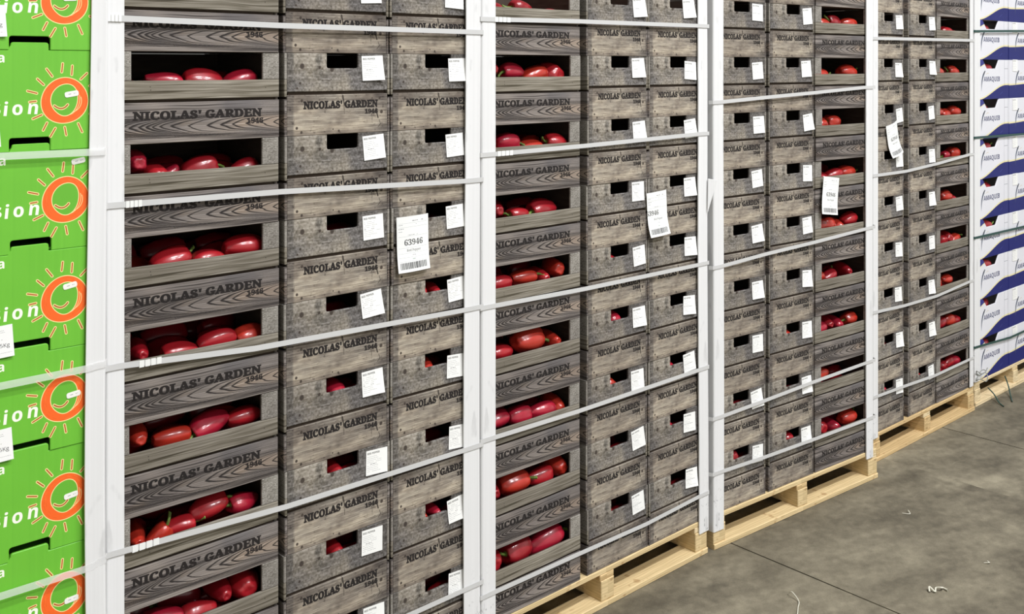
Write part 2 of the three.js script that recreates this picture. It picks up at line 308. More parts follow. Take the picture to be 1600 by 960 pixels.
for (const [id, L] of Object.entries(LOADS)) for (const [side, a, b] of L.cols) for (let r = L.rows - 1; r >= 0; r--) {
  const wide = side === 'open', k = (rand() * 3) | 0, c = copyOf((wide ? openCrates : holeCrates)[k], wide ? 'open_crate' : 'handle_crate'), down = ORD[L.top - r];
  const w = (b - a) - 0.002, sx = w / (wide ? LW : SW), depth = wide ? SW : LW, dz = -0.001 - rand() * 0.004, ry = jit(0.006);
  c.scale.set(sx, 1, 1);
  setIn(c, L, (a + b) / 2 + jit(0.001), BASE(r), -depth / 2 + dz, ry);
  if (!wide) {
    const st = mesh('sticker', stickerGeos[(rand() * 3) | 0], matStickers[(rand() * 3) | 0], c);
    st.position.set((side === 'right' && (id === 'A' || id === 'B') ? 0.069 : 0.101) + jit(0.007), 0.153 + jit(0.007), depth / 2 + 0.0009); st.rotation.set(-0.03, 0, 0.02 + jit(0.09));
  }
  tag(c, wide ? `grey wood-print crate open to red peppers, ${down} down, ${L.phrase}` : `grey wood-print crate with handle hole, ${side} column, ${down} down, ${L.phrase}`, 'crate');
  add(c);
  crateSpots.push({ id, L, side, r, wide, a, b, depth, dz, down });
}

// ------------------------------------------------------------------ red peppers
function pepperBody(seed, lobes, taper, fat) {                    // lies along x, stem end at +x; about 0.115 long, 0.066 thick
  const NU = 22, NV = 24, pos = [], idx = [], r = rng(seed), ph = r() * 6.3, bend = (r() - 0.5) * 0.012, wob = [r() * 6, r() * 6];
  for (let i = 0; i <= NU; i++) {
    const t = i / NU, e = t * Math.PI, prof = Math.pow(Math.sin(e), 0.62) * mix(taper, 1, sstep(0.05, 0.8, t));
    const lobeAmt = 0.05 + 0.11 * Math.pow(Math.abs(t - 0.45) * 2, 1.6);
    let x = -Math.cos(e) * 0.058; if (t > 0.86) x -= 0.012 * sstep(0.86, 1, t); if (t < 0.1) x += 0.005 * sstep(0.1, 0, t);
    for (let j = 0; j <= NV; j++) {
      const a = (j / NV) * Math.PI * 2, lobe = 1 - lobeAmt * Math.pow(Math.abs(Math.cos((a + ph) * lobes / 2)), 6) * 1.5 + 0.03 * Math.sin(a * 2 + wob[0] + t * 3) + 0.02 * Math.sin(a * 3 + wob[1] - t * 5);
      const R = 0.033 * fat * prof * lobe;
      pos.push(x, Math.sin(a) * R + bend * Math.sin(e), Math.cos(a) * R);
    }
  }
  for (let i = 0; i < NU; i++) for (let j = 0; j < NV; j++) { const a = i * (NV + 1) + j, b = a + NV + 1; idx.push(a, a + 1, b, a + 1, b + 1, b); }
  const g = new THREE.BufferGeometry();
  g.setAttribute('position', new THREE.Float32BufferAttribute(pos, 3)); g.setIndex(idx); g.computeVertexNormals();
  const n = g.attributes.normal;                                  // close the seam
  for (let i = 0; i <= NU; i++) { const a = i * (NV + 1), b = a + NV, v = [n.getX(a) + n.getX(b), n.getY(a) + n.getY(b), n.getZ(a) + n.getZ(b)], l = Math.hypot(...v) || 1; n.setXYZ(a, v[0] / l, v[1] / l, v[2] / l); n.setXYZ(b, v[0] / l, v[1] / l, v[2] / l); }
  const uv = new Float32Array(pos.length / 3 * 2); for (let i = 0; i <= NU; i++) for (let j = 0; j <= NV; j++) { uv[(i * (NV + 1) + j) * 2] = i / NU; uv[(i * (NV + 1) + j) * 2 + 1] = j / NV; }
  g.setAttribute('uv', new THREE.BufferAttribute(uv, 2));
  return g;
}
function pepperStem(seed) {
  const r = rng(seed), c = new THREE.CatmullRomCurve3([new THREE.Vector3(0.042, 0, 0), new THREE.Vector3(0.054, 0.001, 0), new THREE.Vector3(0.066, 0.004 + r() * 0.004, (r() - 0.5) * 0.01), new THREE.Vector3(0.079, 0.012 + r() * 0.008, (r() - 0.5) * 0.02)]);
  const g = new THREE.TubeGeometry(c, 8, 0.0042, 7), cal = new THREE.SphereGeometry(0.013, 9, 5, 0, 6.2832, 0, 1.5).scale(1, 0.4, 1).rotateZ(-Math.PI / 2).translate(0.0435, 0, 0), cap = new THREE.SphereGeometry(0.0054, 7, 5).scale(0.6, 1, 1).translate(...c.getPoint(1).toArray());
  return mergeGeometries([g, cal, cap].map((x) => { const y = x.toNonIndexed(); return y; }));
}
const bodies = [pepperBody(1, 3, 0.72, 1), pepperBody(2, 4, 0.82, 1.06), pepperBody(3, 3, 0.5, 0.98), pepperBody(4, 4, 0.9, 1.14), pepperBody(5, 3, 0.62, 1)];
const stems = [pepperStem(11), pepperStem(12), pepperStem(13)];
const texSkin = canvasTexture(1, 1, 128, (x, y) => { const t = fbm(x * 5, y * 5, 121, 3) * 26; return [222 + t, 222 + t, 222 + t]; });
const skin = (c) => new THREE.MeshPhysicalMaterial({ map: texSkin, color: c, roughness: 0.36, clearcoat: 0.6, clearcoatRoughness: 0.14 });
const skins = [skin(0xc0222c), skin(0xae1b28), skin(0xcf3828), skin(0xc2203a)], matStem = std(null, 0.55, 0x6f8a3c);
let pepperCount = 0;
// a pepper in a crate: lx across the load, top above the crate base, len along its own axis; yaw/roll in radians
function pepper(L, r, lx, top, lz, len, yaw, roll, variant, skinNo, fat, label, grp) {
  const p = group('red_pepper'), b = mesh('body', bodies[variant], skins[skinNo], p); mesh('stem', stems[(pepperCount * 7) % 3], matStem, p);
  const s = len / 0.116, f = fat ?? clamp(s, 0.85, 1.15);
  p.scale.set(s, f, f);
  const rad = 0.033 * f, half = Math.abs(Math.sin(roll)) * len * 0.5 * 0.6 + rad * Math.abs(Math.cos(roll));
  p.rotation.order = 'YXZ';
  p.position.set(...inLoad(L, lx, BASE(r) + top - half, lz));
  p.rotation.set(0, L.turn + yaw, roll); p.rotateX(Math.abs(roll) > 0.5 ? 0 : jit(3.1));
  tag(p, label, 'pepper', grp); add(p); pepperCount++;
  return p;
}
const FRONT = {   // open crates nearest the camera: [centre across the load, width seen, top above the crate base, lie] from left to right, keyed by row
  A: { 8: [[0.15, 0.09, 0.16, 0], [0.28, 0.09, 0.155, 1]], 7: [[0.134, 0.07, 0.164, -1], [0.222, 0.091, 0.161, -1], [0.314, 0.088, 0.159, 1]], 6: [[0.074, 0.052, 0.179, 3], [0.118, 0.034, 0.148, 3], [0.135, 0.085, 0.15, 4], [0.218, 0.077, 0.16, 1], [0.322, 0.071, 0.149, 1]],
    5: [[0.15, 0.09, 0.162, 1], [0.234, 0.061, 0.14, 0], [0.323, 0.096, 0.168, 0]], 4: [[0.078, 0.053, 0.161, 3], [0.172, 0.068, 0.144, 0], [0.258, 0.09, 0.158, 1], [0.34, 0.061, 0.15, 0]],
    3: [[0.076, 0.06, 0.18, 3], [0.153, 0.084, 0.161, 0], [0.242, 0.096, 0.172, 1], [0.324, 0.071, 0.164, 0]], 2: [[0.077, 0.057, 0.158, 3], [0.112, 0.085, 0.15, 4], [0.162, 0.083, 0.156, 0], [0.238, 0.088, 0.182, 1], [0.322, 0.075, 0.166, 0]],
    1: [[0.126, 0.1, 0.16, 0], [0.214, 0.075, 0.147, 0], [0.27, 0.056, 0.17, 3], [0.333, 0.071, 0.169, 3]], 0: [[0.1, 0.08, 0.16, 0], [0.2, 0.09, 0.16, 1], [0.31, 0.08, 0.15, 0]] },
  B: { 8: [[0.105, 0.058, 0.15, 3], [0.193, 0.08, 0.164, 0], [0.3, 0.07, 0.14, 0]], 7: [[0.085, 0.053, 0.183, 3], [0.16, 0.084, 0.175, 0], [0.248, 0.095, 0.171, 1], [0.322, 0.069, 0.172, 3]], 6: [[0.072, 0.04, 0.157, 3], [0.139, 0.083, 0.168, 0], [0.225, 0.094, 0.152, 1], [0.332, 0.088, 0.162, -1]],
    5: [[0.093, 0.05, 0.173, 3], [0.178, 0.075, 0.157, 0], [0.28, 0.109, 0.167, 0]], 4: [[0.11, 0.082, 0.161, 0], [0.205, 0.091, 0.169, 0], [0.278, 0.055, 0.156, 3], [0.342, 0.05, 0.172, 3]],
    3: [[0.112, 0.085, 0.162, 0], [0.22, 0.115, 0.188, 2], [0.328, 0.075, 0.169, 3]], 2: [[0.1, 0.077, 0.168, 0], [0.183, 0.08, 0.165, 0], [0.268, 0.099, 0.162, 0], [0.344, 0.075, 0.158, 3]],
    1: [[0.088, 0.053, 0.169, 3], [0.166, 0.099, 0.173, 2], [0.263, 0.099, 0.168, 0], [0.345, 0.06, 0.174, 3]], 0: [[0.085, 0.058, 0.169, 3], [0.176, 0.105, 0.176, 0], [0.29, 0.128, 0.176, 1]] },
};
const PLACE = ['leftmost', 'second', 'third', 'fourth', 'fifth', 'sixth'];
const bed = [];                                                   // matrices of the peppers lying deeper in the crates
for (const c of crateSpots.filter((c) => c.wide)) {
  const { id, L, r, a, b } = c, W = b - a, up = L.top - r;
  const inView = !((id === 'A' && (r === 8 || r === 0)) || r === 9);       // the openings of these rows lie outside the frame
  let list = FRONT[id]?.[r];
  if (!list) {
    const n = 3 + (rand() > 0.6 ? 1 : 0), step = (W - 0.1) / n;
    list = []; for (let i = 0; i < n; i++) if (!(rand() < 0.12)) list.push([a + 0.05 + step * (i + 0.5) + jit(0.008), clamp(step * 1.02, 0.05, 0.1), 0.152 + rand() * 0.024, (rand() * 4) | 0]);
  }
  if (inView) list.forEach(([lx, w, top, lie], i) => {
    const endOn = lie === 3, len = endOn ? 0.1 : Math.max(0.085, w * 1.04), fat = endOn ? clamp(w / 0.062, 0.8, 1.1) : clamp(len / 0.105, 0.85, 1.12);
    const yaw = endOn ? 1.45 + jit(0.2) : jit(0.18) + (rand() < 0.4 ? Math.PI : 0), roll = lie === 4 ? 0.75 : lie === 1 ? 0.24 : lie === -1 ? -0.16 : jit(0.06);
    const flip = Math.cos(yaw) < 0 ? -1 : 1;
    pepper(L, r, lx, top, endOn ? -0.072 : -0.05 - rand() * 0.006, len, yaw, roll * flip, lie === 2 ? 3 : (rand() * 5) | 0, lie === 2 ? 2 : (rand() * 4) | 0, fat, `${PLACE[i]} red pepper at front of the ${ORD[up]} open crate down, ${L.phrase}`);
  });
  // second row, half in shadow behind the first
  const n2 = 3;
  for (let i = 0; inView && i < n2; i++) pepper(L, r, a + 0.085 + (W - 0.17) * (i / (n2 - 1)) + jit(0.012), 0.128 + rand() * 0.026, -0.137 + jit(0.006), 0.098 + rand() * 0.012, jit(0.3) + (rand() < 0.5 ? Math.PI : 0), jit(0.12), (rand() * 5) | 0, (rand() * 4) | 0, 1, `red pepper lying ${['behind left', 'behind middle', 'behind right'][i]}, ${ORD[up]} open crate down, ${L.phrase}`);
  for (const [z, y] of [[-0.05, 0.056], [-0.13, 0.06], [-0.205, 0.06], [-0.255, 0.105], [-0.2, 0.122]]) for (let i = 0; i < 3; i++) bed.push([L, r, a + 0.07 + (W - 0.14) * (i / 2) + jit(0.01), y, z, jit(0.3)]);
}
for (const c of crateSpots.filter((c) => !c.wide)) for (const [z, y] of [[-0.06, 0.05], [-0.06, 0.108], [-0.135, 0.05], [-0.135, 0.115]]) for (let i = 0; i < 2; i++) bed.push([c.L, c.r, c.a + 0.08 + (c.b - c.a - 0.16) * i + jit(0.008), y + jit(0.004), z, jit(0.25)]);
{
  const g = bodies[1], im = new THREE.InstancedMesh(g, skins[1], bed.length), m = new THREE.Matrix4(), e = new THREE.Euler(), s = new THREE.Vector3(1, 1, 1);
  bed.forEach(([L, r, lx, y, lz, yaw], i) => { e.set(jit(3), L.turn + yaw, jit(0.1), 'YXZ'); m.compose(new THREE.Vector3(...inLoad(L, lx, BASE(r) + y, lz)), new THREE.Quaternion().setFromEuler(e), s.set(0.94 + jit(0.05), 0.94, 0.94)); im.setMatrixAt(i, m); });
  im.name = 'red_peppers'; tag(im, 'red peppers piled deeper inside the wood-print crates', 'peppers', null, 'stuff'); add(im);
}
// peppers that show in handle holes: [load, column side, row, offset across the hole, top above the crate base]
const HOLES = [['A', 'left', 3, 0.015, 0.176], ['A', 'left', 2, 0.01, 0.176], ['A', 'left', 1, 0.012, 0.175], ['A', 'right', 5, -0.012, 0.166], ['A', 'right', 4, -0.025, 0.178], ['A', 'right', 4, 0.028, 0.174], ['A', 'right', 3, 0, 0.172], ['A', 'right', 1, -0.028, 0.178], ['A', 'right', 1, 0.022, 0.177],
  ['B', 'left', 5, -0.03, 0.181], ['B', 'left', 4, -0.012, 0.172], ['B', 'left', 3, 0.012, 0.176], ['B', 'left', 2, -0.014, 0.175], ['B', 'left', 0, -0.01, 0.168], ['B', 'right', 3, -0.012, 0.17], ['B', 'right', 2, -0.012, 0.171], ['B', 'right', 1, -0.008, 0.172], ['B', 'right', 0, -0.022, 0.184],
  ['C', 'left', 0, -0.012, 0.186], ['C', 'left', 1, 0, 0.166], ['C', 'right', 4, -0.022, 0.176], ['C', 'right', 2, 0, 0.168], ['C', 'right', 0, 0.012, 0.176], ['D', 'left', 6, 0.01, 0.166], ['D', 'left', 1, -0.012, 0.182], ['D', 'left', 0, 0.005, 0.176], ['D', 'right', 0, 0.008, 0.17]];
{
  const many = new Map(); for (const h of HOLES) { const k = h.slice(0, 3).join(); many.set(k, (many.get(k) ?? 0) + 1); }
  for (const [id, side, r, dx, top] of HOLES) {
    const L = LOADS[id], col = L.cols.find((c) => c[0] === side), lx = (col[1] + col[2]) / 2 + 0.011 * 0 + dx, two = many.get([id, side, r].join()) > 1;
    pepper(L, r, lx, top, -0.058, 0.095, 1.5 + jit(0.2), jit(0.1), (rand() * 5) | 0, (rand() * 4) | 0, two ? 0.72 : 0.95, `${two ? (dx < 0 ? 'left' : 'right') + ' red pepper' : 'red pepper'} in handle hole, ${side} column, ${ORD[L.top - r]} down, ${L.phrase}`);
  }
}

// ------------------------------------------------------------------ green boxes at the left
const GL = { x: 0.46, z: 0.03, turn: 0 };
const texGreen = canvasTexture(0.3, 0.2135, 1400, (x, y) => { const t = fbm(x * 8, y * 8, 131, 3) * 5 + vnoise(x * 260, 0.5, 132) * 2.5; return [110 + t, 190 + t, 54 + t * 0.6]; }, (ctx, k, W, H) => {
  const X = (x) => x * k, Y = (y) => H - y * k, CREAM = '#fbe6a0', ORANGE = '#fb6a22';
  ctx.lineJoin = ctx.lineCap = 'round';
  const blob = (cx, cy, rx, ry, rot, seed, amt) => { ctx.beginPath(); for (let i = 0; i <= 60; i++) { const a = i / 60 * Math.PI * 2, w = 1 + amt * Math.sin(a * 2 + seed) + amt * 0.7 * Math.sin(a * 3 + seed * 2), x = Math.cos(a) * rx * w, y = Math.sin(a) * ry * w, c = Math.cos(rot), s = Math.sin(rot); const px = X(cx + x * c - y * s), py = Y(cy + x * s + y * c); i ? ctx.lineTo(px, py) : ctx.moveTo(px, py); } ctx.closePath(); };
  blob(0.226, 0.096, 0.0435, 0.0462, -0.3, 1, 0.02); ctx.fillStyle = ORANGE; ctx.fill(); ctx.strokeStyle = CREAM; ctx.lineWidth = 0.0016 * k; ctx.stroke();
  const r = rng(3);
  for (let i = 0; i < 46; i++) { const a = r() * 6.3, q = 0.032 + r() * 0.011; ctx.strokeStyle = r() < 0.5 ? 'rgba(214,84,24,0.7)' : 'rgba(255,150,80,0.6)'; ctx.lineWidth = 1.5 + r() * 1.5; ctx.beginPath(); ctx.ellipse(X(0.226), Y(0.096), q * k, q * 1.06 * k, 0.3, a, a + 0.2); ctx.stroke(); }
  ctx.save(); blob(0.226, 0.098, 0.0245, 0.0325, -0.28, 2.2, 0.05); ctx.fillStyle = 'rgb(104,182,52)'; ctx.fill(); ctx.strokeStyle = CREAM; ctx.lineWidth = 0.0015 * k; ctx.stroke(); ctx.restore();
  for (const [o, s] of [[0.004, 0.9], [0.008, 0.7]]) { ctx.beginPath(); ctx.ellipse(X(0.231 + o), Y(0.094), 0.019 * k, 0.03 * s * k, 0.3, -0.7, 1.15); ctx.strokeStyle = CREAM; ctx.lineWidth = 0.0011 * k; ctx.stroke(); }
  const smile = () => { ctx.beginPath(); ctx.moveTo(X(0.2065), Y(0.0865)); ctx.quadraticCurveTo(X(0.221), Y(0.074), X(0.2315), Y(0.088)); };
  ctx.strokeStyle = CREAM; ctx.lineWidth = 0.0056 * k; smile(); ctx.stroke(); ctx.strokeStyle = '#b4602e'; ctx.lineWidth = 0.0028 * k; smile(); ctx.stroke();
  const RAYS = [8, 30, 53, 75, 96, 117, 142, 164, 180, 211, 231, 251, 270, 300, 331];
  for (let i = 0; i < RAYS.length; i++) {
    const a = RAYS[i] * Math.PI / 180, w = 0.05 * Math.sin(i * 2.7), q0 = 0.0525 + 0.0025 * Math.sin(i * 1.9), q1 = q0 + 0.0165 + 0.003 * Math.sin(i * 3.1) - (i === 8 ? 0.004 : 0);
    const p = [0.226 + Math.cos(a) * q0, 0.096 + Math.sin(a) * q0 * 1.03, 0.226 + Math.cos(a + w) * q1, 0.096 + Math.sin(a + w) * q1 * 1.03];
    for (const [st, lw] of [[CREAM, 0.0054], ['#b8652c', 0.0026]]) { ctx.strokeStyle = st; ctx.lineWidth = lw * k; ctx.beginPath(); ctx.moveTo(X(p[0]), Y(p[1])); ctx.lineTo(X(p[2]), Y(p[3])); ctx.stroke(); }
  }
  ctx.fillStyle = '#fdfdf0'; ctx.font = 'bold 128px sans-serif'; ctx.save();
  const word = [['s', -2, -0.06], ['i', 4, 0.04], ['o', 0, 0], ['n', -5, 0.06]], gap = 17; let tw = -gap; for (const [ch] of word) tw += ctx.measureText(ch).width + gap;
  ctx.translate(X(0.1775) - tw * 1.34, Y(0.0708)); ctx.scale(1.34, 1.32); ctx.transform(1, 0, -0.06, 1, 0, 0);
  let tx = 0; for (const [ch, dy, rot] of word) { ctx.save(); ctx.translate(tx, dy); ctx.rotate(rot); ctx.fillText(ch, ch === 's' ? 13 : 0, 0); ctx.restore(); tx += ctx.measureText(ch).width + gap; }
  ctx.restore();
  ctx.font = 'bold 116px sans-serif'; ctx.save(); ctx.translate(X(0.1035), Y(0.171)); ctx.fillText('a', 0, 0); ctx.restore();
});
const matGreen = std(texGreen, 0.5), matGreenPlain = std(canvasTexture(0.3, 0.3, 128, (x, y) => { const t = fbm(x * 20, y * 20, 133, 3) * 5; return [106 + t, 184 + t, 52 + t]; }), 0.55), matKraft = std(texKraft, 0.85, 0x8a7a66);
const TABX = 0.0115, TABW = 0.0345, SLOTW = 0.0375;
const geoGreenFront = (() => {
  const a = 0.1495, h = CH, s = new THREE.Shape(), r = 0.006, sh = 0.0265, th = 0.015;
  s.moveTo(-a, 0); s.lineTo(TABX - SLOTW, 0); s.lineTo(TABX - SLOTW, sh - r); s.quadraticCurveTo(TABX - SLOTW, sh, TABX - SLOTW + r, sh); s.lineTo(TABX + SLOTW - r, sh); s.quadraticCurveTo(TABX + SLOTW, sh, TABX + SLOTW, sh - r); s.lineTo(TABX + SLOTW, 0); s.lineTo(a, 0);
  s.lineTo(a, h); s.lineTo(TABX + TABW, h); s.lineTo(TABX + TABW, h + th - r); s.quadraticCurveTo(TABX + TABW, h + th, TABX + TABW - r, h + th); s.lineTo(TABX - TABW + r, h + th); s.quadraticCurveTo(TABX - TABW, h + th, TABX - TABW, h + th - r); s.lineTo(TABX - TABW - 0.006, h); s.lineTo(-a, h); s.closePath();
  return boardFromShape(s, 0.006, 0.001, [-0.15, 0, 0.15, 0.2135]);
})();
const geoGreenBody = mergeGeometries([box(0.005, CH - 0.001, 0.39, 0.1468, CH / 2, -0.2015), box(0.005, CH - 0.001, 0.39, -0.1468, CH / 2, -0.2015), box(0.299, CH - 0.001, 0.005, 0, CH / 2, -0.3975), box(0.288, 0.004, 0.386, 0, CH - 0.003, -0.201), box(0.288, 0.004, 0.386, 0, 0.003, -0.201)]);
const texPill = canvasTexture(0.028, 0.011, 128, null, (ctx, k, W, H) => { ctx.fillStyle = '#f6f5ee'; ctx.fillRect(0, 0, W, H); const r = rng(4); scribble(ctx, r, 34, 104, H * 0.42, 9, '#8a8d9a'); });
const texKg = canvasTexture(0.06, 0.062, 256, null, (ctx, k, W, H) => { ctx.fillStyle = '#f5f5f3'; ctx.fillRect(0, 0, W, H); const r = rng(6); for (let i = 0; i < 7; i++) scribble(ctx, r, 20 + r() * 60, 150 + r() * 90, 26 + i * 15, 6, '#8c8c8c'); ctx.fillStyle = '#3a3a3a'; ctx.font = '44px sans-serif'; ctx.fillText('5Kg', 156, 182); scribble(ctx, r, 90, 240, 226, 5, '#a0a0a0'); });
const matPill = std(texPill, 0.4), matKg = std(texKg, 0.45);
const geoPill = (() => { const s = new THREE.Shape(), a = 0.0135, b = 0.0055, r = 0.0045; s.moveTo(-a + r, -b); s.lineTo(a - r, -b); s.quadraticCurveTo(a, -b, a, -b + r); s.lineTo(a, b - r); s.quadraticCurveTo(a, b, a - r, b); s.lineTo(-a + r, b); s.quadraticCurveTo(-a, b, -a, b - r); s.lineTo(-a, -b + r); s.quadraticCurveTo(-a, -b, -a + r, -b); return boardFromShape(s, 0.0006, 0.0001); })();
const PILLS = { 8: [0.236, 0.103], 7: [0.239, 0.109], 6: [0.25, 0.171], 5: [0.236, 0.121], 4: [0.243, 0.1], 3: [0.238, 0.096], 2: [0.239, 0.085] };   // [across the load, above the box base]
const KGS = { 8: [0.118, 0.055], 7: [0.107, 0.042], 5: [0.131, 0.034], 4: [0.13, 0.033] };                                                              // right edge, centre
for (let r = 8; r >= 0; r--) {
  const b = group('green_box'); b.position.set(...inLoad(GL, 0.15 + jit(0.0015), BASE(r), (r <= 3 ? -0.004 : -0.001) - rand() * 0.002)); b.rotation.y = jit(0.003);
  mesh('front_panel', geoGreenFront, matGreen, b); mesh('body', geoGreenBody, matGreenPlain, b);
  if (PILLS[r]) { const p = mesh('small_label', geoPill, matPill, b); p.position.set(PILLS[r][0] - 0.15, PILLS[r][1], 0.0009); p.rotation.z = 0.12 + jit(0.06); }
  if (KGS[r]) { const p = mesh('weight_label', stickerGeos[0].clone().translate(-0.0315, 0, 0), matKg, b); p.position.set(KGS[r][0] - 0.15, KGS[r][1], 0.0013); p.rotation.set(-0.02, 0, 0.05); }
  tag(b, r > 1 ? `bright green box with an orange sun drawing, ${ORD[8 - r]} down in the left stack` : `bright green box at the very bottom of the left stack, ${r ? 'upper' : 'lower'} one`, 'box');
  add(b);
}

// ------------------------------------------------------------------ white and blue boxes at the right
const EL = { x: 4.925, z: -0.02, turn: 0 };
const EW = 0.405;
const blueTexture = (side) => canvasTexture(EW, CH, 1024, (x, y) => {
  const wave = side ? 0.07 + 0.008 * sstep(0, 0.3, x) : 0.004 + 0.068 * sstep(0.05, 0.37, x), t = fbm(x * 20, y * 20, 141, 3) * 3;
  const tri = y - (CH - 0.046 + 0.3 * (x - 0.05));         // blue corner at the upper left
  if (y < wave - 0.005 && (side || x > 0.05)) return [10 + t, 22 + t, 106 + t];
  if (y < wave + 0.003 && (side || x > 0.04)) return [232 + t, 222 + t, 176 + t];
  if (!side && x < 0.14 && tri > 0.006) return [44 + t, 48 + t, 128 + t];
  if (!side && x < 0.14 && tri > 0) return [232 + t, 224 + t, 186 + t];
  return [226 + t, 226 + t, 232 + t];
}, (ctx, k, W, H) => {
  const X = (x) => x * k, Y = (y) => H - y * k;
  ctx.fillStyle = '#232a5c'; ctx.save(); ctx.translate(X(0.109), Y(0.088)); ctx.font = 'bold 100px sans-serif'; const m = ctx.measureText('AMAQUIB').width; ctx.scale(0.19 * k / m, 0.0235 * k / 71.5); ctx.fillText('AMAQUIB', 0, 0); ctx.restore();
  ctx.fillStyle = '#4c5568'; ctx.beginPath(); ctx.moveTo(X(0.122), Y(0.142)); ctx.quadraticCurveTo(X(0.07), Y(0.115), X(0.083), Y(0.038)); ctx.quadraticCurveTo(X(0.086), Y(0.1), X(0.128), Y(0.138)); ctx.fill();
  ctx.fillStyle = '#20242c'; ctx.beginPath(); ctx.ellipse(X(0.115), Y(0.13), 0.004 * k, 0.012 * k, 0.6, 0, 7); ctx.fill();
  ctx.strokeStyle = '#c0a050'; ctx.lineWidth = 3; ctx.beginPath(); ctx.moveTo(X(0.135), Y(0.121)); ctx.quadraticCurveTo(X(0.15), Y(0.132), X(0.165), Y(0.127)); ctx.stroke();
  ctx.strokeStyle = 'rgba(80,84,98,0.85)'; ctx.lineWidth = 4; for (const x of [0.352, 0.395]) { ctx.beginPath(); ctx.moveTo(X(x), Y(0.062)); ctx.lineTo(X(x), Y(0.194)); ctx.stroke(); } ctx.beginPath(); ctx.moveTo(X(0.352), Y(0.15)); ctx.lineTo(X(0.395), Y(0.15)); ctx.stroke();
  ctx.strokeStyle = 'rgba(150,160,220,0.6)'; ctx.lineWidth = 3; ctx.beginPath(); ctx.moveTo(X(0.3), Y(0.02)); ctx.lineTo(X(0.33), Y(0.034)); ctx.stroke();
});
const matBlue = std(blueTexture(false), 0.5), matBlueSide = std(blueTexture(true), 0.5), matWhiteCard = std(plaster, 0.6, 0xf2f2f4);
const geoBlueFront = (() => { const a = EW / 2, s = new THREE.Shape(); s.moveTo(-a, 0); s.lineTo(a, 0); s.lineTo(a, CH); s.lineTo(0.288 - a, CH); s.lineTo(0.25 - a, 0.151); s.lineTo(0.143 - a, 0.151); s.lineTo(0.098 - a, CH); s.lineTo(-a, CH); s.closePath(); return boardFromShape(s, 0.006, 0.001, [-a, 0, a, CH]); })();
const geoBlueSide = boardFromShape(rectShape(-EW / 2, 0, EW / 2, CH), 0.006, 0.001);
const geoBlueBody = mergeGeometries([box(0.005, CH - 0.001, 0.29, EW / 2 - 0.0028, CH / 2, -0.1515), box(0.005, CH - 0.001, 0.29, -EW / 2 + 0.0028, CH / 2, -0.1515), box(EW, CH - 0.001, 0.005, 0, CH / 2, -0.2995), box(EW - 0.012, 0.004, 0.288, 0, 0.003, -0.1505)]);
for (let col = 0; col < 2; col++) for (let r = 9; r >= 0; r--) {
  const b = group('blue_white_box'); b.position.set(...inLoad(EL, EW / 2 + 0.002 + col * 0.41 + jit(0.001), BASE(r), -0.001 - rand() * 0.002));
  mesh('front_panel', col ? geoBlueSide : geoBlueFront, col ? matBlueSide : matBlue, b); mesh('body', geoBlueBody, matWhiteCard, b);
  if (col) { const p = mesh('sticker', stickerGeos[2], matStickers[1], b); p.position.set(0.079 - EW / 2 - 0.006, 0.164 + jit(0.003), 0.0012); p.rotation.z = jit(0.05); }
  tag(b, col ? `white and blue box cut by the frame's right edge, ${ORD[9 - r]} down` : `white and blue box with dark lettering, ${ORD[9 - r]} down, first column after the crates`, 'box');
  add(b);
  if (!col) for (const i of [0]) r < 9 && pepper(EL, r, 0.196 + jit(0.01), 0.176 + rand() * 0.008, -0.048, 0.125, jit(0.4), jit(0.1), (rand() * 5) | 0, 1, 1, `dark red pepper in the notch of the blue-white box ${ORD[9 - r]} down`);
}

// ------------------------------------------------------------------ wooden pallets
const texPine = [0, 1, 2].map((n) => canvasTexture(0.62, 0.62, 512, (x, y) => {
  const kx = (x - 0.2) * 1.0, ky = (y - 0.3 - 0.1 * n), w = fbm(x * 4, y * 9, 150 + n, 3) * 0.03, ring = Math.sin((Math.hypot(kx * 0.12, ky + w) + 0.02 * n) * 520), g = fbm(x * 12, y * 330, 160 + n, 3), b = fbm(x * 5, y * 8, 170 + n, 3);
  const t = ring * 7 + g * 20 + b * 16, sp = sstep(0.42, 0.6, fbm(x * 26 + n, y * 40, 180 + n, 3)) * 38;
  return [220 + t - sp * 0.8, 199 + t - sp, 158 + t - sp];
}));
const matPine = [std(texPine[0], 0.72), std(texPine[1], 0.72, 0xf4efe2), std(texPine[2], 0.72, 0xe8dcc8)];
const geoBlock = [plank(0.062, 0.061, 0.13), plank(0.058, 0.061, 0.13)];
const geoStringer = plank(0.062, 0.0175, 1.18), boards = new Map();
const boardGeo = (w, h, d) => { const k = [w, h, d].join(); if (!boards.has(k)) boards.set(k, plank(w, h, d)); return boards.get(k); };
function pallet(L, W, label, x0 = 0) {
  const p = group('wooden_pallet'); p.position.set(...inLoad(L, x0, 0, 0)); p.rotation.y = L.turn;
  const D = 1.18, put = (name, g, x, y, z, i) => { const m = mesh(name, g, matPine[i % 3], p); m.position.set(x, y, z); return m; }, lift = (v) => v;
  let i = (W * 1000) | 0;
  const zs = [-0.062, -D / 2, -D + 0.065], xs = [0.031, W / 2 + 0.005, W - 0.031];
  zs.forEach((z, k) => put('bottom_board', boardGeo(W, 0.018, k === 1 ? 0.12 : k ? 0.1 : 0.078), W / 2, 0.009 + 0.0002, k ? z : -0.031, i++));
  for (const x of xs) for (const z of zs) put('block', x === xs[1] ? geoBlock[1] : geoBlock[0], x, 0.0185 + 0.0305, z, i++);
  for (const x of xs) put('stringer_board', geoStringer, x, 0.0797 + 0.009, -D / 2, i++);
  for (let k = 0; k < 7; k++) put('deck_board', boardGeo(W, 0.0165, 0.1), W / 2, 0.0977 + 0.0083, -0.05 - k * (D - 0.1) / 6, i++);
  tag(p, label, 'pallet'); add(p);
}
